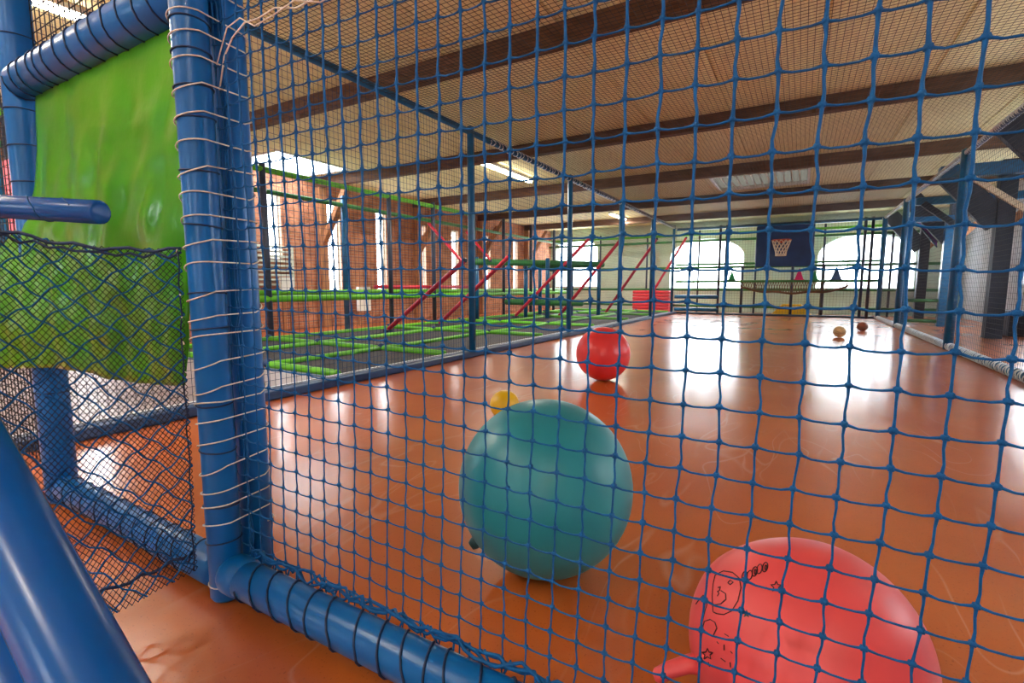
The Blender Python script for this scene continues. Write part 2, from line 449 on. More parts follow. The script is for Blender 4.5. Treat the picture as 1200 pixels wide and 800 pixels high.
# ------------------------------------------------------------------ right wall, back wall
RW = [(8.3, 10.0, 1.0, 2.6), (13.6, 15.6, 1.0, 2.6), (3.0, 5.0, 1.0, 2.6)]
mb = MB()
for a, b, c, d in split_rects(YB - 0.3, YF + 0.3, 0, ZC + 0.03, RW): mb.box(XW, XW + 0.3, a, b, c, d)
wall_right = mb.build('wall_right', 'grey_plaster', kind='structure', label='grey plastered side wall beyond the right court net')
for i, (a, b, c, d) in enumerate(RW):
    w = empty('window_%d' % (i + 24), (XW + 0.15, (a+b)/2, c), kind='structure'); w['label'] = 'wide window in the grey side wall'; w['group'] = 'windows in the grey side wall'
    def fr(m):
        m.box(XW+0.1, XW+0.18, a, a+0.05, c, d); m.box(XW+0.1, XW+0.18, b-0.05, b, c, d)
        m.box(XW+0.1, XW+0.18, a+0.05, b-0.05, c, c+0.05); m.box(XW+0.1, XW+0.18, a+0.05, b-0.05, d-0.05, d)
    part('window_frame', 'white_paint', w, fr)
    part('pane', 'window_glass', w, lambda m: m.box(XW+0.13, XW+0.136, a+0.05, b-0.05, c+0.05, d-0.05))
BW = [(-8.5, -7.3, 1.2, 2.5), (-3.5, -2.3, 1.2, 2.5), (1.0, 2.2, 1.2, 2.5)]  # invented window openings out of view, letting daylight onto the foreground
mb = MB()
for a, b, c, d in split_rects(XB - 0.3, XW + 0.3, 0, ZC + 0.03, BW): mb.box(a, b, YB - 0.3, YB, c, d)
mb.build('wall_back', 'plaster', kind='structure', label='white plastered wall behind the viewer')
for i, (a, b, c, d) in enumerate(BW):
    w = empty('window_%d' % (i + 28), ((a+b)/2, YB - 0.15, c), kind='structure'); w['label'] = 'wide window added in the wall behind the viewer for foreground light'; w['group'] = 'added windows behind the viewer'
    part('window_frame', 'white_paint', w, lambda m: m.tube([(a, YB-0.15, c), (b, YB-0.15, c), (b, YB-0.15, d), (a, YB-0.15, d)], 0.04, 4, closed=True))
    part('pane', 'window_glass', w, lambda m: m.box(a, b, YB-0.15, YB-0.144, c, d))
# dark timber posts along the right aisle, with brackets
for yb in (BEAMS[4] if False else 9.05, 12.4, 15.75, 19.1):
    po = part('timber_post', 'black_timber', wall_right, lambda m: m.box(3.0, 3.24, yb - 0.12, yb + 0.12, 0, 3.21), bevel=0.012)
    part('brace', 'black_timber', po, lambda m: m.bar((3.05, yb, 2.1), (2.25, yb, 3.1), 0.12, 0.4), bevel=0.008)
    part('brace', 'brown_timber', po, lambda m: m.bar((3.2, yb, 2.1), (4.1, yb, 3.1), 0.12, 0.12), bevel=0.008)

# ------------------------------------------------------------------ strip lamps
def strip_lamp(x, y0, y1, label, k=1.0):
    t = empty('strip_lamp', (x, (y0+y1)/2, ZC), label, 'lamp', 'ceiling strip lamps')
    part('housing', 'white_paint', t, lambda m: m.box(x-0.07, x+0.07, y0, y1, ZC-0.05, ZC), bevel=0.008)
    for s in (-1, 1):
        part('tube', 'lamp_tube', t, lambda m: m.tube([(x+s*0.035, y0+0.04, ZC-0.075), (x+s*0.035, y1-0.04, ZC-0.075)], 0.016, 8))
    ld = bpy.data.lights.new('lamp_light', 'AREA'); ld.shape = 'RECTANGLE'; ld.size = 0.14; ld.size_y = y1 - y0; ld.energy = LAMP_POWER * k
    ld.color = (1.0, 0.93, 0.80)
    lo = bpy.data.objects.new('lamp_light', ld); C.objects.link(lo); lo.parent = t
    lo.location = (0, 0, -0.11)
strip_lamp(-5.52, 8.3, 10.4, 'lit strip lamp on the ceiling above the trampolines, beyond the tall blue post')
strip_lamp(-5.75, 0.2, 2.25, 'lit strip lamp on the ceiling above the green curtain')
strip_lamp(-5.6, 16.2, 17.8, 'lit strip lamp on the ceiling in the far corner over the trampolines')
strip_lamp(-1.4, -2.4, -0.4 - 1.4, 'added fill strip lamp on the ceiling behind the viewer, nearest the net', 0.33)  # this and the next two: unseen lamps added to brighten the foreground
strip_lamp(1.6, -3.4, -1.4, 'added fill strip lamp on the ceiling behind the viewer, right side', 0.33)
strip_lamp(-3.4, -2.2, -0.2, 'added fill strip lamp on the ceiling behind the viewer, left side', 0.33)

# ------------------------------------------------------------------ front frame: padded posts and rails
def stadium(c1, c2, r, n=24):
    c1 = Vector(c1); c2 = Vector(c2); d = (c2 - c1).normalized(); a0 = math.atan2(d.y, d.x)
    pts = []
    for k in range(n):
        a = a0 - PI/2 + 2*PI*k/n
        c = c2 if k < n/2 else c1
        pts.append((c.x + r*math.cos(a), c.y + r*math.sin(a)))
    return pts
def helix_xy(m, loop, z0, z1, pitch, r, jit=0.2, tilt=0.012, sides=5, seed=1):
    rnd = random.Random(seed); pts = []; z = z0; n = len(loop)
    while z < z1:
        p = pitch * (1 + rnd.uniform(-jit, jit)); tl = rnd.uniform(-tilt, tilt)
        for k, (x, y) in enumerate(loop):
            pts.append((x, y, z + p*k/n + tl*math.sin(2*PI*k/n)))
        z += p
    m.tube(pts, r, sides)
def ring_wrap(m, a, b, r, spacing, cr, seed=1, jit=0.25, skew=0.012):
    rnd = random.Random(seed); a = Vector(a); b = Vector(b); d = (b-a).normalized(); L = (b-a).length
    u = d.cross(Vector((0,0,1))).normalized() if abs(d.z) < 0.9 else Vector((1,0,0)); w = d.cross(u)
    t = spacing * 0.4; pts = []
    while t < L - spacing:
        st_ = spacing * (1 + rnd.uniform(-jit, jit)); s = rnd.uniform(-skew, skew)
        for k in range(16):
            q = 2*PI*k/16; e = max(0.0, (k/16 - 0.55) / 0.45)
            pts.append(a + d*(t + st_*e + s*math.sin(q)) + (u*math.cos(q) + w*math.sin(q))*(r+cr*0.5))
        t += st_
    m.tube(pts, cr, 5)

P1 = (-2.80, 0.83); P2 = (-1.478, 0.80); P2b = (-1.497, 0.915)
frame = empty('front_frame', (-1.6, 0.83, 0), 'blue padded frame of posts and rails laced with cord, holding the coarse net', 'frame')
cp = part('corner_post', 'blue_vinyl', frame, lambda m: m.foam((P2[0], P2[1], 0), (P2[0], P2[1], 3.0), 0.0465), smooth=True)
part('second_sleeve', 'blue_vinyl', cp, lambda m: m.foam((P2b[0], P2b[1], 0.02), (P2b[0], P2b[1], 3.0), 0.047), smooth=True)
part('slim_pipe', 'blue_steel', cp, lambda m: m.tube([(-1.545, 0.975, 0.02), (-1.545, 0.975, 3.0)], 0.019, 10), smooth=True)
part('white_lacing', 'white_cord', cp, lambda m: helix_xy(m, stadium((P2[0], P2[1], 0), (P2b[0], P2b[1], 0), 0.0515), 0.2, 2.95, 0.062, 0.0021, seed=4, jit=0.3, tilt=0.016), smooth=True, label='white cord wound round the corner post')
part('foot_tie', 'white_cord', cp, lambda m: m.tube([(P2[0]+0.048*math.cos(q), P2[1]+0.048*math.sin(q), 0.055) for q in [2*PI*k/20 for k in range(20)]], 0.0021, 5, closed=True), smooth=True)
def bands(par, x, y, r, zs):
    for z in zs: part('dark_tie', 'navy_cord', par, lambda m: m.tube([(x+r*math.cos(q), y+r*math.sin(q), z + 0.004*math.sin(q+z*9)) for q in [2*PI*k/20 for k in range(20)]], 0.0026, 5, closed=True), smooth=True)
bands(cp, P2[0], P2[1], 0.048, [0.19, 0.3, 0.47, 0.61, 0.83, 0.93, 1.12, 1.27, 1.41, 1.49, 1.58, 1.66, 1.8])
lp = part('left_post', 'blue_vinyl', frame, lambda m: m.foam((P1[0], P1[1], 0), (P1[0], P1[1], 3.0), 0.058), smooth=True)
bands(lp, P1[0], P1[1], 0.0605, [0.5, 0.8, 1.15, 1.38, 1.52, 1.66, 1.95, 2.1, 2.25])
# rail above the green curtain
ra, rb = (P1[0]+0.03, 0.825, 1.765), (P2[0]-0.02, 0.825, 1.765)
tr = part('top_rail', 'blue_vinyl', frame, lambda m: m.foam(ra, rb, 0.066, 24), smooth=True)
part('rail_lacing', 'navy_cord', tr, lambda m: ring_wrap(m, ra, rb, 0.066, 0.085, 0.0034, 3), smooth=True)
# floor rails
fa, fb = (P1[0]+0.05, 0.83, 0.07), (P2[0]-0.045, 0.81, 0.07)
r1 = part('floor_rail', 'blue_vinyl', frame, lambda m: m.foam(fa, fb, 0.055, 22), smooth=True)
part('rail_lacing', 'navy_cord', r1, lambda m: ring_wrap(m, fa, fb, 0.055, 0.11, 0.003, 8), smooth=True)
ga, gb = (P2[0]+0.03, 0.80, 0.088), (XR, 0.80, 0.088)
r2 = part('floor_rail', 'blue_vinyl', frame, lambda m: m.foam(ga, gb, 0.052, 24), smooth=True)
part('elbow_sleeve', 'blue_vinyl', r2, lambda m: m.foam((P2[0]+0.02, 0.80, 0.09), (P2[0]+0.12, 0.80, 0.089), 0.058, 22, 0.5), smooth=True)
part('rail_lacing', 'navy_cord', r2, lambda m: ring_wrap(m, (P2[0]+0.1, 0.80, 0.088), gb, 0.0525, 0.075, 0.0032, 5), smooth=True)
part('rail_pipe', 'blue_steel', r2, lambda m: m.tube([(P2b[0]+0.03, 0.875, 0.03), (XR, 0.875, 0.03)], 0.03, 12), smooth=True)
# header rail out of sight above the net, and end post
hr = part('header_rail', 'blue_vinyl', frame, lambda m: m.foam((P2[0], 0.83, 2.95), (XR, 0.83, 2.95), 0.05, 18), smooth=True)
part('right_post', 'blue_vinyl', frame, lambda m: m.foam((XR, 0.83, 0), (XR, 0.83, 3.0), 0.05, 18), smooth=True)

# ------------------------------------------------------------------ coarse blue front net
CELL = 0.0565; ROW = 0.0562
kx = list(range(-17, 44)); kz = list(range(-10, 41))
def knot_pos(i, j):
    x = -0.498 + CELL * i; z = 0.65 + ROW * j
    z -= 0.018 * (x + 0.5)
    x += 0.035 * min(0, z - 0.7)
    rn = random.Random(i * 977 + j * 31)
    y = YN + 0.012 * noise.noise(Vector((x * 1.7, z * 1.7, 3.0)))
    x += rn.uniform(-.0022, .0022); z += rn.uniform(-.0022, .0022)
    return Vector((x, y, z))
KP = {(i, j): knot_pos(i, j) for i in kx for j in kz}
cords = MB(); knots = MB()
for (i, j), p in KP.items():
    rn = random.Random(i * 13 + j * 1777)
    q = KP.get((i + 1, j))
    if q is not None:
        s = 0.0034 + rn.uniform(-.001, .0015)
        m1 = p.lerp(q, .3) + Vector((0, rn.uniform(-.001, .001), -s)); m2 = p.lerp(q, .7) + Vector((0, 0, -s * 0.9))
        cords.tube([p, m1, m2, q], [.0026, .0018, .0018, .0026], 5, cap=False)
    q = KP.get((i, j + 1))
    if q is not None:
        s = rn.uniform(-.0022, .0022); g = 1.0 + 0.45 * min(1, max(0, (p.z - .85) / .4))
        m1 = p.lerp(q, .3) + Vector((s, 0, 0)); m2 = p.lerp(q, .7) + Vector((-s * .4, 0, 0))
        cords.tube([p, m1, m2, q], [.0027*g, .0019*g, .0019*g, .0027*g], 5, cap=False)
    knots.knot(p, .0062 + rn.uniform(-.0008, .0008), .0055, .0058 + rn.uniform(-.0008, .0008))
net = empty('coarse_net', (0.2, YN, 0.1), 'coarse blue knotted cord net stretched across the foreground', 'net')
cords.build('net_cords', 'blue_cord', net, smooth=True)
knots.build('knots', 'blue_cord', net, smooth=True, kind='stuff')
def hem(m):
    rn = random.Random(2)
    for s in range(3):
        pts = []; x = -1.42
        while x < XR - 0.03:
            pts.append((x, 0.842 + rn.uniform(-.012, .012), 0.135 + rn.uniform(-.012, .016) + 0.004*s)); x += 0.028
        m.tube(pts, 0.0042, 5)
    x = -1.4
    while x < XR - 0.03:
        m.tube([(x, 0.845, 0.06), (x + rn.uniform(-.02, .02), 0.846, 0.1), (x + rn.uniform(-.02, .02), 0.85, 0.15)], 0.003, 5); x += 0.05
part('bottom_hem', 'blue_cord', net, hem, smooth=True, label='bunched blue net hem tied to the floor rail')
def side_edge(m):
    rn = random.Random(5)
    for s in range(2):
        m.tube([(-1.452 + 0.012*s + rn.uniform(-.006, .006), 0.862 + rn.uniform(-.006, .006), 0.12 + 0.05*k) for k in range(56)], 0.0032, 5)
part('side_hem', 'blue_cord', net, side_edge, smooth=True)
part('white_tie', 'white_cord', net, lambda m: m.tube([(-1.445, 0.852, 1.50), (-1.41, 0.85, 1.58), (-1.36, 0.845, 1.615), (-1.297, 0.842, 1.637), (-1.24, 0.842, 1.632), (-1.17, 0.842, 1.64), (-1.09, 0.842, 1.618), (-1.0, 0.842, 1.622), (-0.943, 0.842, 1.60), (-0.85, 0.842, 1.61)], 0.0022, 5), smooth=True)
part('white_tie', 'white_cord', net, lambda m: m.tube([(-1.43, 0.84, 1.56), (-1.37, 0.838, 1.64), (-1.31, 0.838, 1.65), (-1.25, 0.838, 1.615), (-1.17, 0.838, 1.622), (-1.09, 0.838, 1.634), (-1.0, 0.838, 1.605), (-0.9, 0.838, 1.615)], 0.0018, 5), smooth=True)

# ------------------------------------------------------------------ fine nets of the court
def grid_net(name, label, o, eu, ev, nu, nv, cu, cv, r, m, sag=0.0, parent=None, jitter=0.0):
    # o origin, eu/ev full edge vectors, cu/cv cell sizes
    o = Vector(o); eu = Vector(eu); ev = Vector(ev); mb = MB()
    ku = int(eu.length / cu); kv = int(ev.length / cv); rn = random.Random(hash(label) % 1000 if False else len(label))
    sv = max(1, int(ev.length / 1.5)); su = max(1, int(eu.length / 1.5)); nrm = eu.cross(ev).normalized()
    def P(a, b):
        p = o + eu * a + ev * b
        return p + nrm * (sag * math.sin(a * PI * su) * math.sin(b * PI * sv)) if sag else p
    stp = 4 if sag else 1
    for i in range(ku + 1):
        a = i / ku; mb.tube([P(a, b / (sv * stp)) for b in range(sv * stp + 1)] if sag else [P(a, 0), P(a, 1)], r, 3, cap=False)
    for j in range(kv + 1):
        b = j / kv; mb.tube([P(a / (su * stp), b) for a in range(su * stp + 1)] if sag else [P(0, b), P(1, b)], r, 3, cap=False)
    t = mb.build(name, m, parent, label=label, cat=None if parent else 'net')
    return t
grid_net('ceiling_net', 'fine black net stretched flat under the ceiling of the court', (XL, YN, ZT), (XR-XL, 0, 0), (0, YE-YN, 0), 0, 0, 0.05, 0.05, 0.0021, 'black_cord', sag=0.012)
grid_net('side_net', 'fine dark net hung between the court and the trampolines', (XL, YN, 0.09), (0, YE-YN, 0), (0, 0, ZT-0.09), 0, 0, 0.052, 0.06, 0.0020, 'navy_cord', sag=0.006)
grid_net('side_net', 'fine net along the right side of the court by the dark timber posts', (XR, YN, 0.09), (0, YE-YN, 0), (0, 0, ZT-0.09), 0, 0, 0.06, 0.06, 0.0020, 'black_cord')
grid_net('end_net', 'fine net closing the far end of the court', (XL, YE, 0.05), (XR-XL, 0, 0), (0, 0, 2.9), 0, 0, 0.085, 0.085, 0.0028, 'dark_steel')

# ------------------------------------------------------------------ left and right court side frames
def post_obj(name, m, parent, x, y, z0, z1, r, tape=None):
    p = part(name, m, parent, lambda b: b.tube([(x, y, z0), (x, y, z1 - 0.01), (x, y, z1)], [r, r, r * 0.7], 12), smooth=True)
    return p
lf = empty('court_side_frame', (XL, 9.5, 0), 'navy sill, blue posts and top rail along the left side of the court', 'frame')
part('sill', 'navy_steel', lf, lambda m: m.box(XL - 0.06, XL + 0.09, YN + 0.1, YE, 0, 0.075), bevel=0.015)
part('sill_edge', 'grey_cord', lf, lambda m: m.box(XL - 0.055, XL - 0.02, YN + 0.1, YE, 0.075, 0.09))
for y in (2.5, 5.6, 8.9, 12.0, 15.0, 17.85):
    if y < 4: continue
    post_obj('post', 'blue_steel', lf, XL, y, 0.06, 3.05, 0.047)
lt = part('top_rail', 'blue_steel', lf, lambda m: m.tube([(XL, YN, 2.975), (XL, YE, 2.975)], 0.04, 10), smooth=True)
part('rail_lacing', 'grey_cord', lt, lambda m: ring_wrap(m, (XL, 6.0, 2.975), (XL, YE, 2.975), 0.04, 0.11, 0.008, 6, skew=0.05), smooth=True)
rf = empty('court_side_frame', (XR, 9.5, 0), 'pale laced sill, blue posts and top rail along the right side of the court', 'frame')
rs = part('sill', 'blue_steel', rf, lambda m: m.tube([(XR, YN + 0.1, 0.05), (XR, YE, 0.05)], 0.05, 12), smooth=True)
part('sill_lacing', 'grey_cord', rs, lambda m: ring_wrap(m, (XR, 5.0, 0.05), (XR, YE, 0.05), 0.05, 0.075, 0.007, 9, skew=0.03), smooth=True)
for y in (4.8, 9.85, 14.6, 17.95):
    post_obj('post', 'blue_steel', rf, XR, y, 0.0, 2.96, 0.062)
rt = part('top_rail', 'navy_steel', rf, lambda m: m.tube([(XR, YN, 2.86), (XR, YE, 2.92)], 0.03, 10), smooth=True)
part('rail_lacing', 'grey_cord', rt, lambda m: ring_wrap(m, (XR, 3.0, 2.88), (XR, YE, 2.93), 0.03, 0.07, 0.008, 11, skew=0.03), smooth=True)

# ------------------------------------------------------------------ far end frame
ef = empty('court_end_frame', (-0.9, YE, 0), 'blue and green rails and posts closing the far end of the court', 'frame')
for x in (-2.44, -2.24, -1.72, -0.25, 0.6, 1.58, 1.76):
    top = 3.02 if x < -2 or x > 1 else 1.66
    post_obj('post', 'dark_steel', ef, x, YE + (0.1 if top < 2 else 0.0), 0, top, 0.042)
for z, m, r, x0, x1 in ((2.95, 'blue_steel', 0.05, XL, XR), (1.72, 'green_dull', 0.035, XL, 2.0), (1.13, 'green_dull', 0.04, XL, 2.0), (0.03, 'dark_steel', 0.04, XL, XR)):
    part('rail', m, ef, lambda b: b.tube([(x0, YE, z), (x1, YE, z)], r, 10), smooth=True)
for z in (0.6, 0.16):
    part('low_rail', 'blue_steel', ef, lambda b: b.tube([(XL, YE, z), (-2.42, YE, z)], 0.065, 12), smooth=True)
# frame of the play area beyond the end, against the arched windows
bf = empty('climbing_frame', (-3, 19.4, 0), 'pale green padded rails and thin posts before the arched windows', 'frame')
for x in (-8.8, -7.1, -5.2, -3.3, -1.4, 0.6, 2.4):
    post_obj('post', 'dark_steel', bf, x, 19.4, 0, 3.0, 0.035)
for z, m in ((2.85, 'green_pad'), (2.62, 'green_dull'), (1.65, 'green_dull'), (0.85, 'green_dull'), (0.25, 'green_dull')):
    part('rail', m, bf, lambda b: b.tube([(XB + 0.4, 19.4, z), (3.9, 19.4, z)], 0.045, 10), smooth=True)

# ------------------------------------------------------------------ basketball board
bb = empty('basketball_board', (-0.52, YE - 0.06, 1.6), 'dark blue basketball board with a white hoop net at the far end of the court', 'backboard')
part('board', 'board_blue', bb, lambda m: m.box(-1.33, 0.29, YE - 0.07, YE - 0.035, 1.60, 2.9), bevel=0.01)
part('rim', 'orange_rim', bb, lambda m: m.tube([(-0.6 + 0.27*math.cos(q), YE - 0.36 + 0.27*math.sin(q), 2.41) for q in [2*PI*k/24 for k in range(24)]], 0.014, 6, closed=True), smooth=True)
part('bracket', 'orange_rim', bb, lambda m: m.box(-0.68, -0.52, YE - 0.12, YE - 0.07, 2.34, 2.43), bevel=0.005)
def hoopnet(m):
    def P(a, t): 
        r = 0.27 - 0.12 * min(1, t * 1.25); return (-0.6 + r*math.cos(a), YE - 0.36 + r*math.sin(a), 2.41 - 0.48*t)
    for k in range(12):
        for s in (-1, 1):
            m.tube([P(2*PI*k/12 + s*t*1.3, t) for t in [q/8 for q in range(9)]], 0.012, 4)
    m.tube([P(2*PI*k/20, 1) for k in range(20)], 0.012, 4, closed=True)
part('hoop_net', 'white_cord', bb, hoopnet)

# ------------------------------------------------------------------ pyramid markers on the end rail, sagging rope net
for x, m, h, lab in ((-2.03, 'cone_green', 0.3, 'green pyramid marker on the far rail left of the basketball board'), (-0.06, 'magenta', 0.36, 'pink pyramid marker on the far rail below the basketball board'),
                  (0.36, 'cone_green', 0.28, 'small green pyramid marker on the far rail right of the basketball board'), (0.93, 'cone_blue', 0.4, 'grey blue pyramid marker on the far rail, rightmost of four')):
    t = empty('pyramid_marker', (x, YE + 0.02, 1.17), lab, 'cone', 'pyramid markers on the far rail')
    w = h * 0.42
    part('cone', m, t, lambda b: b.add([(x-w*.8, YE-w*.8+.02, 1.185), (x+w*.8, YE-w*.8+.02, 1.185), (x+w*.8, YE+w*.8+.02, 1.185), (x-w*.8, YE+w*.8+.02, 1.185), (x-.012, YE+.008, 1.17+h), (x+.012, YE+.008, 1.17+h), (x+.012, YE+.032, 1.17+h), (x-.012, YE+.032, 1.17+h)], [(0,3,2,1),(4,5,6,7),(0,1,5,4),(1,2,6,5),(2,3,7,6),(3,0,4,7)]), bevel=0.006)
    part('base', m, t, lambda b: b.box(x-w, x+w, YE-w+.02, YE+w+.02, 1.168, 1.188), bevel=0.004)
rp = empty('rope_band', (-0.5, YE - 0.08, 0.85), 'sagging band of rope netting strung below the far rail', 'net')
def droop(x): 
    t = (x + 1.75) / 3.0; return 0.98 - 0.22 * math.sin(PI * min(1, max(0, t))) ** 0.5 + 0.02*math.sin(x*7)
xs = [-1.75 + 3.0*k/40 for k in range(41)]
part('hanging_rope', 'dark_timber', rp, lambda m: m.tube([(x, YE - 0.08, droop(x)) for x in xs], 0.035, 6), smooth=True)
part('rope_mesh', 'dark_timber', rp, lambda m: [m.tube([(x, YE - 0.06, 1.11), (x + 0.075, YE - 0.08, droop(x + 0.075))], 0.009, 4) for x in xs[:-1]] + [m.tube([(x + 0.075, YE - 0.06, 1.11), (x, YE - 0.08, droop(x))], 0.009, 4) for x in xs[:-1]])
yb_ = empty('soft_wedge', (-0.27, YE + 0.45, 0), 'yellow triangular soft play wedge beyond the far net', 'play block')
part('wedge', 'yellow', yb_, lambda m: m.prism([(-0.85, YE + 0.25, 0), (0.4, YE + 0.25, 0), (0.05, YE + 0.25, 0.38), (-0.5, YE + 0.25, 0.38)][::-1], (0, 0.5, 0)), bevel=0.02)
part('seam', 'white_paint', yb_, lambda m: m.box(-0.45, 0.0, YE + 0.245, YE + 0.252, 0.3, 0.32))
rm = empty('red_mat_stack', (-4.9, 18.9, 0), 'stack of red crash mats beside the far left corner of the court', 'mat')
for k in range(7):
    part('mat', 'red_mat', rm, lambda m: m.box(-5.5, -4.15, 18.6, 19.2, 0.01 + 0.115*k, 0.115*k + 0.115), bevel=0.025)

# ------------------------------------------------------------------ trampolines
td = empty('trampoline_deck', (-5.6, 9.5, 0), 'grid of dark trampoline beds edged with green padded bars, beside the court', 'trampoline')
TX = [-7.75, -6.5, -5.15, XL - 0.12]; TY = [3.4, 5.15, 8.0, 10.6, 13.2, 15.6, 17.9]
for a, b in zip(TX, TX[1:]):
    for c, d in zip(TY, TY[1:]):
        part('bed', 'trampoline_mat', td, lambda m: m.box(a + 0.01, b - 0.01, c + 0.01, d - 0.01, 0.04, 0.055))
for x in TX[:-1]:
    for c, d in zip(TY, TY[1:]):
        part('pad', 'green_pad', td, lambda m: m.foam((x, c, 0.07), (x, d, 0.07), 0.042, 10), smooth=True)
for y in TY:
    for a, b in zip(TX, TX[1:]):
        part('pad', 'green_pad', td, lambda m: m.foam((a, y, 0.078), (b, y, 0.073), 0.044, 10), smooth=True)
for x in TX[:-1]:
    for y in TY:
        part('corner_cap', 'board_blue', td, lambda m: m.ball((x, y, 0.095), 0.058, 12, 6), smooth=True)
part('base', 'dark_steel', td, lambda m: m.box(TX[0] - 0.05, TX[-1] + 0.03, TY[0], TY[-1], 0.0, 0.03))
dk = empty('landing_mat', (-5.8, 2.1, 0), 'pale grey landing mat beyond the sill, under the green curtain', 'mat')
part('mat', 'landing_vinyl', dk, lambda m: m.box(-7.7, XL - 0.1, 0.95, 3.25, 0, 0.06), bevel=0.015)
part('edge_strip', 'navy_steel', dk, lambda m: m.box(-7.7, XL - 0.1, 3.25, 3.31, 0, 0.065))
# rail fence behind the trampolines
gf = empty('green_rail_fence', (-7.95, 9.5, 0), 'posts and green padded rails behind the trampolines, before the brick wall', 'fence')
FX = -7.95
for y in (2.2, 5.33, 8.3, 9.82, 11.6, 13.2, 15.0, 16.8, 18.4):
    post_obj('post', 'dark_steel', gf, FX, y, 0, 3.02, 0.052)
for z, m, dx, r in ((2.92, 'green_pad', 0.0, 0.05), (2.66, 'green_dull', -0.5, 0.045), (0.74, 'green_pad', 0.0, 0.06), (0.84, 'green_pad', -0.45, 0.05)):
    part('rail', m, gf, lambda b: b.tube([(FX + dx, 1.5, z), (FX + dx, 11.5 if z > 2.9 else 18.6, z)], r, 10), smooth=True)
for y in (2.2, 7.47, 12.3):
    post_obj('post', 'blue_steel', gf, FX - 0.5, y, 0, 2.85, 0.06)
part('cross_rail', 'red_vinyl', gf, lambda b: b.tube([(FX - 0.2, 8.0, 0.95), (FX - 0.2, 12.0, 0.95)], 0.04, 8), smooth=True)
# second bay: platform with green rail and posts
pf = empty('platform_frame', (-6.2, 13.0, 0), 'blue posts carrying a green padded beam in the middle of the trampolines', 'frame')
for x, y in ((-7.6, 11.2), (-6.9, 12.7), (-6.2, 12.7), (-7.3, 14.4), (-6.2, 14.4), (-5.3, 14.4)):
    post_obj('post', 'blue_steel', pf, x, y, 0.05, 1.75, 0.06)
for a, b in (((-7.7, 11.0, 1.62), (-5.2, 14.5, 1.62)), ((-7.9, 14.4, 1.62), (-5.2, 14.4, 1.62)), ((-7.7, 12.9, 0.5), (-5.2, 12.9, 0.5))):
    part('beam', 'green_dull', pf, lambda m: m.foam(a, b, 0.09, 12), smooth=True)
# slanted red poles
diag = [((-7.1, 7.3, 0.1), (-5.2, 7.3, 1.42), 'first from the front'), ((-7.23, 9.1, 0.1), (-5.34, 9.1, 1.59), 'second from the front'), ((-7.22, 12.65, 0.1), (-4.92, 12.65, 2.26), 'third from the front'),
        ((-6.11, 13.3, 0.1), (-4.19, 13.3, 2.35), 'fourth from the front'), ((-5.7, 16.06, 0.02), (-4.02, 16.06, 2.45), 'fifth from the front'), ((-5.35, 19.29, 0.02), (-3.75, 19.29, 2.75), 'farthest, by the red mats')]
for a, b, w in diag:
    t = empty('slanted_pole', (a[0], a[1], 0), 'slanted red padded pole over the trampolines, ' + w, 'pole', 'slanted red poles over the trampolines')
    part('sleeve', 'red_vinyl', t, lambda m: m.foam(a, b, 0.045, 12), smooth=True)
    part('end_cap', 'dark_steel', t, lambda m: m.ball(b, 0.045, 10, 6), smooth=True)
    part('foot', 'dark_steel', t, lambda m: m.box(a[0]-0.07, a[0]+0.07, a[1]-0.07, a[1]+0.07, 0.0, max(0.03, a[2])), bevel=0.005)
for a, b, w in (((-8.0, 9.7, 2.5), (-7.0, 9.7, 1.55), 'nearest the tall blue post'), ((-8.0, 11.3, 2.45), (-7.2, 11.3, 1.65), 'beyond the tall blue post')):
    t = empty('red_stay', (a[0], a[1], b[2]), 'thin red stay sloping down from the rear fence, ' + w, 'pole', 'thin red stays')
    part('stay', 'red_vinyl', t, lambda m: m.foam(a, b, 0.035, 10), smooth=True)
    part('end_cap', 'dark_steel', t, lambda m: m.ball(b, 0.04, 10, 6), smooth=True)

# ------------------------------------------------------------------ louvred panel and white boards by the brick wall
lv = empty('louvre_panel', (XB + 0.12, 6.8, 1.0), 'pale louvred panel against the brick wall', 'louvre')
for y in (5.95, 7.1): part('louvre_frame', 'louvre_paint', lv, lambda m: m.box(XB+0.03, XB+0.09, y, y + 0.05, 0.95, 1.85))
for k in range(9):
    part('slat', 'louvre_paint', lv, lambda m: m.bar((XB+0.06, 6.0, 1.0 + 0.1*k), (XB+0.06, 7.1, 1.0 + 0.1*k), 0.06, 0.045))
for y0, y1, z0, z1, lab in ((8.75, 9.15, 0.35, 0.95, 'white board standing low before the brick wall'), (6.65, 6.95, 0.8, 1.15, 'small white box on legs by the brick wall near the louvre')):
    t = empty('white_board', (XB + 0.3, (y0+y1)/2, 0), lab, 'board')
    part('panel', 'white_paint', t, lambda m: m.box(XB+0.24, XB+0.34, y0, y1, z0, z1), bevel=0.01)
    for yy in (y0 + 0.06, y1 - 0.06): part('leg', 'brown_timber', t, lambda m: m.box(XB+0.26, XB+0.32, yy-0.03, yy+0.03, 0, z0))

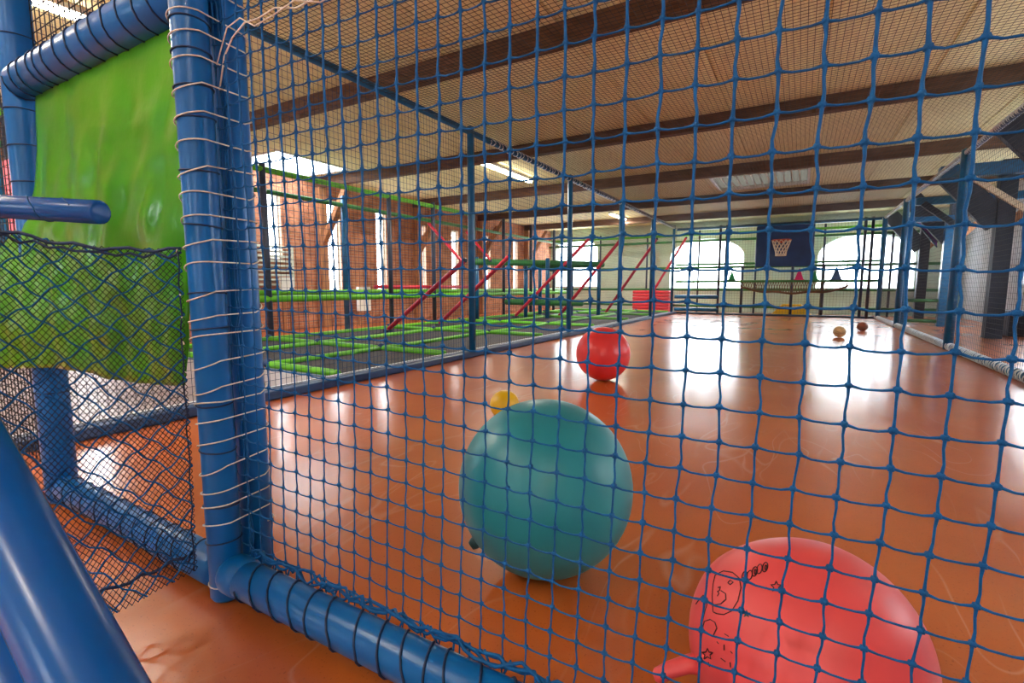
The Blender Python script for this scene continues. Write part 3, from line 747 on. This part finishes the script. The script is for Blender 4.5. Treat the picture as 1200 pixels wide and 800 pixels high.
# ------------------------------------------------------------------ right aisle: blue portal, purple flag, pale strut
pt = empty('blue_portal', (2.9, 15.5, 0), 'blue square portal frame beyond the right court net', 'frame')
part('post', 'blue_steel', pt, lambda m: m.box(2.88, 3.06, 15.4, 15.58, 0, 2.5), bevel=0.01)
part('post', 'blue_steel', pt, lambda m: m.box(2.12, 2.28, 15.4, 15.58, 0, 2.5), bevel=0.01)
part('lintel', 'blue_steel', pt, lambda m: m.box(2.12, 3.06, 15.4, 15.58, 2.5, 2.62), bevel=0.01)
for z in (0.12, 0.62): part('cross_bar', 'green_dull', pt, lambda m: m.tube([(2.28, 15.49, z), (2.88, 15.49, z)], 0.04, 8), smooth=True)
t = empty('purple_panel', (2.75, 16.0, 1.9), 'purple diagonal panel hung beyond the right court net', 'panel')
part('panel', 'purple', t, lambda m: m.prism([(2.42, 16, 2.55), (2.52, 16, 2.58), (2.85, 16, 2.2), (2.86, 16, 1.92)], (0, 0.02, 0)))
part('hem', 'navy_steel', t, lambda m: m.bar((2.42, 15.99, 2.55), (2.86, 15.99, 1.92), 0.02, 0.03))
t = empty('aisle_beam', (3.1, 12.0, 2.6), 'thick blue beam crossing the right aisle at ceiling height', 'beam')
part('beam', 'blue_steel', t, lambda m: m.box(2.08, XW, 11.9, 12.12, 2.9, 3.12), bevel=0.015)
part('strut', 'pale_timber', t, lambda m: m.bar((2.35, 11.7, 2.95), (3.25, 11.7, 2.2), 0.07, 0.09))
t = empty('aisle_beam', (3.1, 14.0, 2.6), 'thinner blue beam farther down the right aisle', 'beam')
part('beam', 'blue_steel', t, lambda m: m.box(2.08, XW, 14.0, 14.15, 2.72, 2.88), bevel=0.015)
part('strut', 'black_timber', t, lambda m: m.bar((2.2, 14.0, 2.75), (2.95, 14.0, 2.1), 0.07, 0.12))
t = empty('equipment_box', (3.8, 10.5, 0), 'dark low box standing on the right aisle floor', 'box')
part('body', 'black_timber', t, lambda m: m.box(3.5, 4.1, 13.0, 13.6, 0, 0.45), bevel=0.02)
part('lid', 'navy_steel', t, lambda m: m.box(3.48, 4.12, 12.98, 13.62, 0.45, 0.49), bevel=0.01)

# ------------------------------------------------------------------ green curtain
def curtain():
    nu, nv = 70, 60; vs = []; fs = []
    Lk = [(0, -2.66, .83, 1.72), (.25, -2.70, .82, 1.414), (.42, -2.72, .79, 1.225), (.47, -2.86, .78, 1.17), (.62, -3.15, .775, .973), (1.0, -3.40, .775, .59)]
    Rk = [(0, -1.60, .83, 1.72), (.6, -1.60, .81, 1.066), (1.0, -1.655, .80, .643)]
    def lerpk(K, v):
        for p, q in zip(K, K[1:]):
            if v <= q[0] + 1e-9:
                t = (v - p[0]) / (q[0] - p[0]); return Vector([p[i] + (q[i]-p[i])*t for i in (1, 2, 3)])
        return Vector(K[-1][1:])
    for j in range(nv + 1):
        v = j / nv; a = lerpk(Lk, v); b = lerpk(Rk, v)
        for i in range(nu + 1):
            u = i / nu; p = a.lerp(b, u)
            if v < .47 and False: pass
            x = p.x
            fold = 0.005*math.sin(x*26 + 1.5*math.sin(v*5)) * (0.3 + v) * math.exp(-((x+2.25)/.5)**2) + 0.003*math.sin(x*47 + v*3) * v
            crease = 0.022 * noise.noise(Vector((x*4.5, v*2.0, 1.7))) * min(1, v*4) + 0.014*noise.noise(Vector((x*11 + v*4, v*9.0, 6.1))) * min(1, v*3)
            p.y += fold + crease - 0.07*min(1, max(0, (v-.42)/.3))*(1-u)**3
            p.z += -0.012*math.sin(u*PI*3)*v
            vs.append(p)
    for j in range(nv):
        for i in range(nu):
            k = j*(nu+1)+i; fs.append((k, k+nu+1, k+nu+2, k+1))
    mb = MB(); mb.add(vs, fs)
    o = mb.build('vinyl_curtain', 'green_vinyl', None, smooth=True, label='glossy bright green vinyl curtain hanging from the blue padded rail', cat='curtain')
    s = o.modifiers.new('thickness', 'SOLIDIFY'); s.thickness = 0.002
curtain()

# black net above the curtain and left of the left post
grid_net('upper_net', 'black net filling the gap above the green curtain', (P1[0], 0.87, 1.8), (P2[0]-P1[0], 0, 0), (0, 0, 1.15), 0, 0, 0.045, 0.042, 0.0026, 'black_cord', sag=0.006)
grid_net('outer_net', 'black net to the left of the leftmost padded post', (-4.6, 0.87, 0.1), (1.8, 0, 0), (0, 0, 2.85), 0, 0, 0.045, 0.042, 0.0024, 'black_cord', sag=0.006)
t = empty('red_banner', (-4.9, 1.5, 0), 'red fabric panel with white trim behind the net at the left edge', 'banner')
part('cloth', 'red_vinyl', t, lambda m: m.prism([(-5.6, 1.5, 0.7), (-4.80, 1.5, 0.7), (-4.72, 1.5, 1.45), (-4.85, 1.5, 1.75), (-5.2, 1.5, 1.95), (-5.6, 1.5, 1.95)], (0, 0.02, 0)))
part('white_trim', 'white_paint', t, lambda m: m.bar((-4.80, 1.495, 0.7), (-4.72, 1.495, 1.45), 0.02, 0.05))
part('stand', 'dark_steel', t, lambda m: m.box(-5.3, -5.22, 1.48, 1.54, 0, 0.72))

# ------------------------------------------------------------------ draped net: fine black mesh and blue diamond mesh
def drape(u, v):
    # u: 0 left (near) .. 1 right (post);  v: 0 top .. 1 bottom
    TL = Vector((-2.05, 0.34, 1.20)); TR = Vector((-1.535, 0.765, 1.06)); BR = Vector((-1.53, 0.745, 0.10)); BL = Vector((-1.62, 0.20, 0.02))
    top = TL.lerp(TR, u); bot = BL.lerp(BR, u)
    p = top.lerp(bot, v)
    p.z -= 0.05*math.sin(PI*u)*(1-v)
    n = Vector((-0.75, 0.65, 0))
    p += n * (0.05*math.sin(PI*v)*math.sin(PI*u) + 0.02*noise.noise(Vector((u*4, v*4, 2))))
    p.z += 0.012*noise.noise(Vector((u*5, v*5, 8)))
    return p
def diag_net(m, cu, cv, r, sides, seg, wob=0.0):
    # lines u/cu +- v/cv = k
    U, V = 1/cu, 1/cv; rn = random.Random(3)
    for s in (1, -1):
        lo, hi = (0, U + V) if s == 1 else (-V, U)
        k = math.floor(lo)
        while k <= hi:
            pts = []
            a0 = max(0, (k - V) if s == 1 else k); a1 = min(U, k if s == 1 else k + V)
            if a1 - a0 > 0.3:
                ns = max(2, int((a1-a0)*seg))
                for q in range(ns + 1):
                    a = a0 + (a1-a0)*q/ns; b = (k - a) if s == 1 else (a - k)
                    b = min(max(b, 0), V)
                    w = wob * math.sin(a*PI*2)
                    pts.append(drape(min(1, max(0, a*cu)), min(1, max(0, b*cv + w))))
                m.tube(pts, r, sides, cap=False)
            k += 1
dn = empty('draped_net', (-1.7, 0.6, 0), 'slack black net under a blue diamond net, draped left of the corner post', 'net')
mb = MB(); diag_net(mb, 0.026, 0.0185, 0.0011, 3, 0.55); mb.build('fine_mesh', 'black_cord', dn, kind='stuff')
mb = MB(); diag_net(mb, 0.125, 0.066, 0.0025, 5, 5, wob=0.006); mb.build('diamond_cords', 'blue_cord', dn, smooth=True)
def drape_hem(m):
    m.tube([drape(u/20, 0.94) + Vector((-.004, -.004, 0.006*math.sin(u*2.2))) for u in range(21)], 0.005, 5)
    m.tube([drape(u/20, 0.005) + Vector((0, 0, 0.006*math.sin(u*1.7))) for u in range(21)], 0.005, 5)
    m.tube([drape(u/20, 0.02) + Vector((0, 0, 0.008*math.sin(u*2.9))) for u in range(21)], 0.004, 5)
    m.tube([drape(0.985, v/20) + Vector((0.006*math.sin(v*2.1), 0, 0)) for v in range(21)], 0.0022, 5)
part('hem_cord', 'navy_cord', dn, drape_hem, smooth=True)
# ties from the draped net to the corner post
for k, z in enumerate((1.05, 0.93, 0.86, 0.79, 0.7, 0.62)):
    part('white_tie', 'white_cord', dn, lambda m: m.tube([(-1.56, 0.765, z), (-1.525, 0.75, z + 0.004*(-1)**k)], 0.002, 5), smooth=True)

# ------------------------------------------------------------------ near left: stub rail on a post, glossy slide rail
sr = empty('stub_rail', (-2.6, 0.12, 0), 'short blue tube sticking out over the draped net', 'rail')
a, b = Vector((-2.55, 0.115, 1.21)), Vector((-1.415, 0.54, 1.122))
tb = part('tube', 'blue_gloss', sr, lambda m: m.foam(a, b, 0.0275, 18, 0.2), smooth=True)
part('cord_wrap', 'blue_cord', tb, lambda m: ring_wrap(m, a.lerp(b, .45), b, 0.028, 0.11, 0.0014, 2, skew=0.03), smooth=True)
part('post', 'blue_vinyl', sr, lambda m: m.foam((-2.6, 0.1, 0), (-2.6, 0.1, 2.2), 0.055, 18), smooth=True)
sl = empty('slide_rail', (-1.2, 0.27, 0), 'thick glossy blue padded tubes sloping across the lower left corner', 'slide rail')
ax = Vector((-0.84, 0.262, 0.372)); dr = Vector((-0.551, -0.004, 0.355)).normalized()
lowp = ax - dr * 0.55; topp = ax + dr * 1.55
part('outer_tube', 'blue_gloss', sl, lambda m: m.foam(lowp, topp, 0.056, 32, 0.5), smooth=True)
off = Vector((-0.075, -0.045, -0.062))
part('inner_tube', 'blue_gloss', sl, lambda m: m.foam(lowp + dr * 0.12 + off, topp + off, 0.046, 32, 0.5), smooth=True)
part('support_post', 'blue_vinyl', sl, lambda m: m.foam((topp.x, topp.y, 0), (topp.x, topp.y, topp.z), 0.05, 18), smooth=True)

# ------------------------------------------------------------------ balls
def gym_ball(name, m, c, r, label, valve=None, seams=0):
    t = empty(name, (c[0], c[1], 0), label, 'ball')
    part('shell', m, t, lambda b: b.ball((c[0], c[1], r), r, 64, 32), smooth=True)
    if valve:
        d = Vector(valve).normalized(); p = Vector((c[0], c[1], r)) + d * r
        part('valve', 'dark_plug', t, lambda b: b.tube([p - d*0.01, p + d*0.006, p + d*0.02], [0.02, 0.02, 0.014], 12), smooth=True)
    return t
gym_ball('exercise_ball', 'teal_rubber', (-0.706, 1.438), 0.288, 'large dusty teal exercise ball close behind the net', valve=(-0.556, -0.616, -0.558))
gym_ball('exercise_ball', 'red_rubber', (-1.706, 4.794), 0.273, 'shiny red exercise ball farther out on the orange floor', valve=(0.6, 0.7, -0.3))
gym_ball('play_ball', 'yellow', (-1.80, 3.0), 0.105, 'small yellow ball half hidden behind the teal ball', valve=(0.3, 0.9, -0.1))
def seam_ball(c, r, m, label):
    t = empty('sports_ball', (c[0], c[1], 0), label, 'ball', 'small balls at the far end')
    part('shell', m, t, lambda b: b.ball((c[0], c[1], r), r, 32, 16), smooth=True)
    def sm(b):
        for ang in (0.3, 1.35, 2.4):
            u = Vector((math.cos(ang), math.sin(ang), 0.3)).normalized(); w = Vector((-math.sin(ang), math.cos(ang), 0.2)); w = (w - u*w.dot(u)).normalized()
            b.tube([Vector((c[0], c[1], r)) + (u*math.cos(q) + w*math.sin(q))*r for q in [2*PI*k/28 for k in range(28)]], 0.004, 4, closed=True)
    part('seam', 'dark_timber', t, sm)
seam_ball((0.684, 11.18), 0.105, 'tan_rubber', 'small tan panelled ball on the far floor, nearer of two')
seam_ball((1.2, 13.0), 0.1, 'brown_rubber', 'small brown ball on the far floor, by the right sill')

# pink hopper with printed doodles and a horn handle
hc = Vector((0.046, 1.094, 0.221)); hr_ = 0.219
def egg(d):
    k = max(0.0, d.dot(Vector((0.55, 0.1, 0.8)).normalized()))
    return 1 - 0.035 * math.sin(PI * min(1, k)) + 0.015 * max(0, d.dot(Vector((-0.4, -0.2, 0.9)).normalized()))**6
hp = empty('space_hopper', (hc.x, hc.y, 0), 'pink bouncing hopper ball with black line doodles, at lower right behind the net', 'ball')
part('shell', 'pink_rubber', hp, lambda b: b.ball(hc, hr_, 72, 36, egg), smooth=True)
hn = Vector((-0.035, -0.83, 0.556)).normalized(); ha = Vector((0.999, -0.042, 0)).normalized(); hb = hn.cross(ha)
def on_egg(u, v, lift=0.0006):
    d = (hn + ha*u + hb*v).normalized(); return hc + d * (hr_ * egg(d) + lift)
st = on_egg(-2.5, -1.2, -0.012)
dl = (st - hc).normalized()
part('horn', 'pink_rubber', hp, lambda b: b.tube([st, st + dl*0.03, st + dl*0.055 + Vector((-.006, -.004, -.008)), st + dl*0.075 + Vector((-.01, -.008, -.018)), st + dl*0.082 + Vector((-.01, -.008, -.02))], [0.022, 0.017, 0.016, 0.015, 0.008], 14), smooth=True)
DOODLES = [
    ('line', 1, [(-1.365, 0.685), (-1.159, 0.735), (-0.897, 0.656), (-0.713, 0.537), (-0.627, 0.404), (-0.61, 0.251), (-0.654, 0.137), (-0.753, 0.084), (-0.888, 0.076), (-0.985, 0.088)]),
    ('line', 0, [(-0.972, 0.17), (-0.851, 0.188), (-0.786, 0.248), (-0.824, 0.316), (-0.937, 0.356)]),
    ('line', 1, [(-0.849, 0.512), (-0.778, 0.478), (-0.81, 0.441), (-0.871, 0.473)]),
    ('line', 0, [(-1.037, 0.404), (-0.986, 0.414), (-0.969, 0.358), (-1.009, 0.346), (-0.954, 0.318), (-0.969, 0.279)]),
    ('line', 1, [(-1.029, -0.007), (-0.902, -0.02), (-0.849, -0.071), (-0.921, -0.168), (-1.078, -0.185), (-1.264, -0.153), (-1.209, -0.056)]),
    ('line', 0, [(-2.034, 0.189), (-1.522, 0.323), (-1.213, 0.175), (-1.288, -0.067)]),
    ('letter', 1, [(-0.612, 0.559), (-0.611, 0.524), (-0.62, 0.502), (-0.637, 0.497), (-0.658, 0.511), (-0.678, 0.542), (-0.692, 0.582), (-0.696, 0.62), (-0.688, 0.646), (-0.669, 0.651), (-0.646, 0.633), (-0.625, 0.598)]),
    ('letter', 1, [(-0.553, 0.576), (-0.552, 0.541), (-0.561, 0.519), (-0.576, 0.514), (-0.595, 0.527), (-0.613, 0.557), (-0.626, 0.597), (-0.629, 0.635), (-0.622, 0.662), (-0.605, 0.667), (-0.584, 0.649), (-0.565, 0.616)]),
    ('letter', 1, [(-0.512, 0.638), (-0.51, 0.6), (-0.517, 0.576), (-0.532, 0.571), (-0.551, 0.585), (-0.568, 0.617), (-0.581, 0.659), (-0.586, 0.702), (-0.579, 0.731), (-0.563, 0.737), (-0.542, 0.717), (-0.523, 0.681)]),
    ('letter', 1, [(-0.47, 0.685), (-0.468, 0.645), (-0.475, 0.62), (-0.489, 0.614), (-0.507, 0.628), (-0.524, 0.662), (-0.537, 0.707), (-0.542, 0.752), (-0.536, 0.783), (-0.521, 0.79), (-0.5, 0.77), (-0.482, 0.731)]),
    ('letter', 1, [(-0.415, 0.723), (-0.414, 0.682), (-0.421, 0.655), (-0.434, 0.648), (-0.451, 0.663), (-0.467, 0.697), (-0.478, 0.744), (-0.483, 0.791), (-0.477, 0.825), (-0.463, 0.833), (-0.444, 0.812), (-0.426, 0.771)]),
    ('letter', 1, [(-0.621, 0.563), (-0.613, 0.536), (-0.618, 0.525), (-0.632, 0.536), (-0.648, 0.563), (-0.656, 0.592), (-0.652, 0.603), (-0.636, 0.591)]),
    ('letter', 1, [(-0.524, 0.642), (-0.517, 0.613), (-0.521, 0.601), (-0.534, 0.612), (-0.548, 0.641), (-0.556, 0.672), (-0.552, 0.685), (-0.538, 0.672)]),
    ('letter', 1, [(-0.424, 0.727), (-0.418, 0.695), (-0.422, 0.682), (-0.433, 0.694), (-0.446, 0.726), (-0.453, 0.76), (-0.45, 0.774), (-0.438, 0.76)]),
    ('star', 1, [(-0.223, 0.5), (-0.243, 0.465), (-0.229, 0.425), (-0.261, 0.441), (-0.286, 0.413), (-0.286, 0.456), (-0.319, 0.481), (-0.284, 0.491), (-0.279, 0.538), (-0.257, 0.496)]),
    ('star', 1, [(-0.93, -0.35), (-1.018, -0.411), (-1.003, -0.451), (-1.105, -0.466), (-1.256, -0.555), (-1.192, -0.477), (-1.319, -0.49), (-1.143, -0.422), (-1.079, -0.355), (-1.039, -0.385)]),
    ('dash', 0, [(-0.706, -0.094), (-0.647, -0.101)]),
    ('dash', 0, [(-0.835, -0.204), (-0.808, -0.216)]),
    ('dash', 0, [(-0.707, -0.194), (-0.707, -0.248)]),
    ('dash', 0, [(-0.613, -0.224), (-0.588, -0.232)]),
    ('dash', 0, [(-0.767, -0.349), (-0.694, -0.35)]),
    ('dash', 0, [(-0.622, -0.327), (-0.62, -0.373)]),
    ('dash', 0, [(-1.091, -0.524), (-1.074, -0.578)]),
]
SOLID_STAR = [(-0.437, 0.164), (-0.458, 0.142), (-0.446, 0.117), (-0.476, 0.125), (-0.502, 0.106), (-0.499, 0.134), (-0.529, 0.148), (-0.495, 0.156), (-0.488, 0.184), (-0.47, 0.16)]
for nm, closed, pts in DOODLES:
    out = []; n = len(pts)
    for i in range(n if closed else n - 1):
        p, q = pts[i], pts[(i+1) % n]
        for k in range(3): out.append((p[0]+(q[0]-p[0])*k/3, p[1]+(q[1]-p[1])*k/3))
    if not closed: out.append(pts[-1])
    part('printed_' + nm, 'ink', hp, lambda b: b.tube([on_egg(*p) for p in out], 0.0011, 4, closed=bool(closed)))
def fstar(b):
    cu = sum(p[0] for p in SOLID_STAR) / 10; cv = sum(p[1] for p in SOLID_STAR) / 10
    b.add([on_egg(cu, cv)] + [on_egg(*p) for p in SOLID_STAR], [(0, 1+k, 1+(k+1) % 10) for k in range(10)])
part('printed_star', 'dark_plug', hp, fstar, label='small solid dark star printed on the ball')
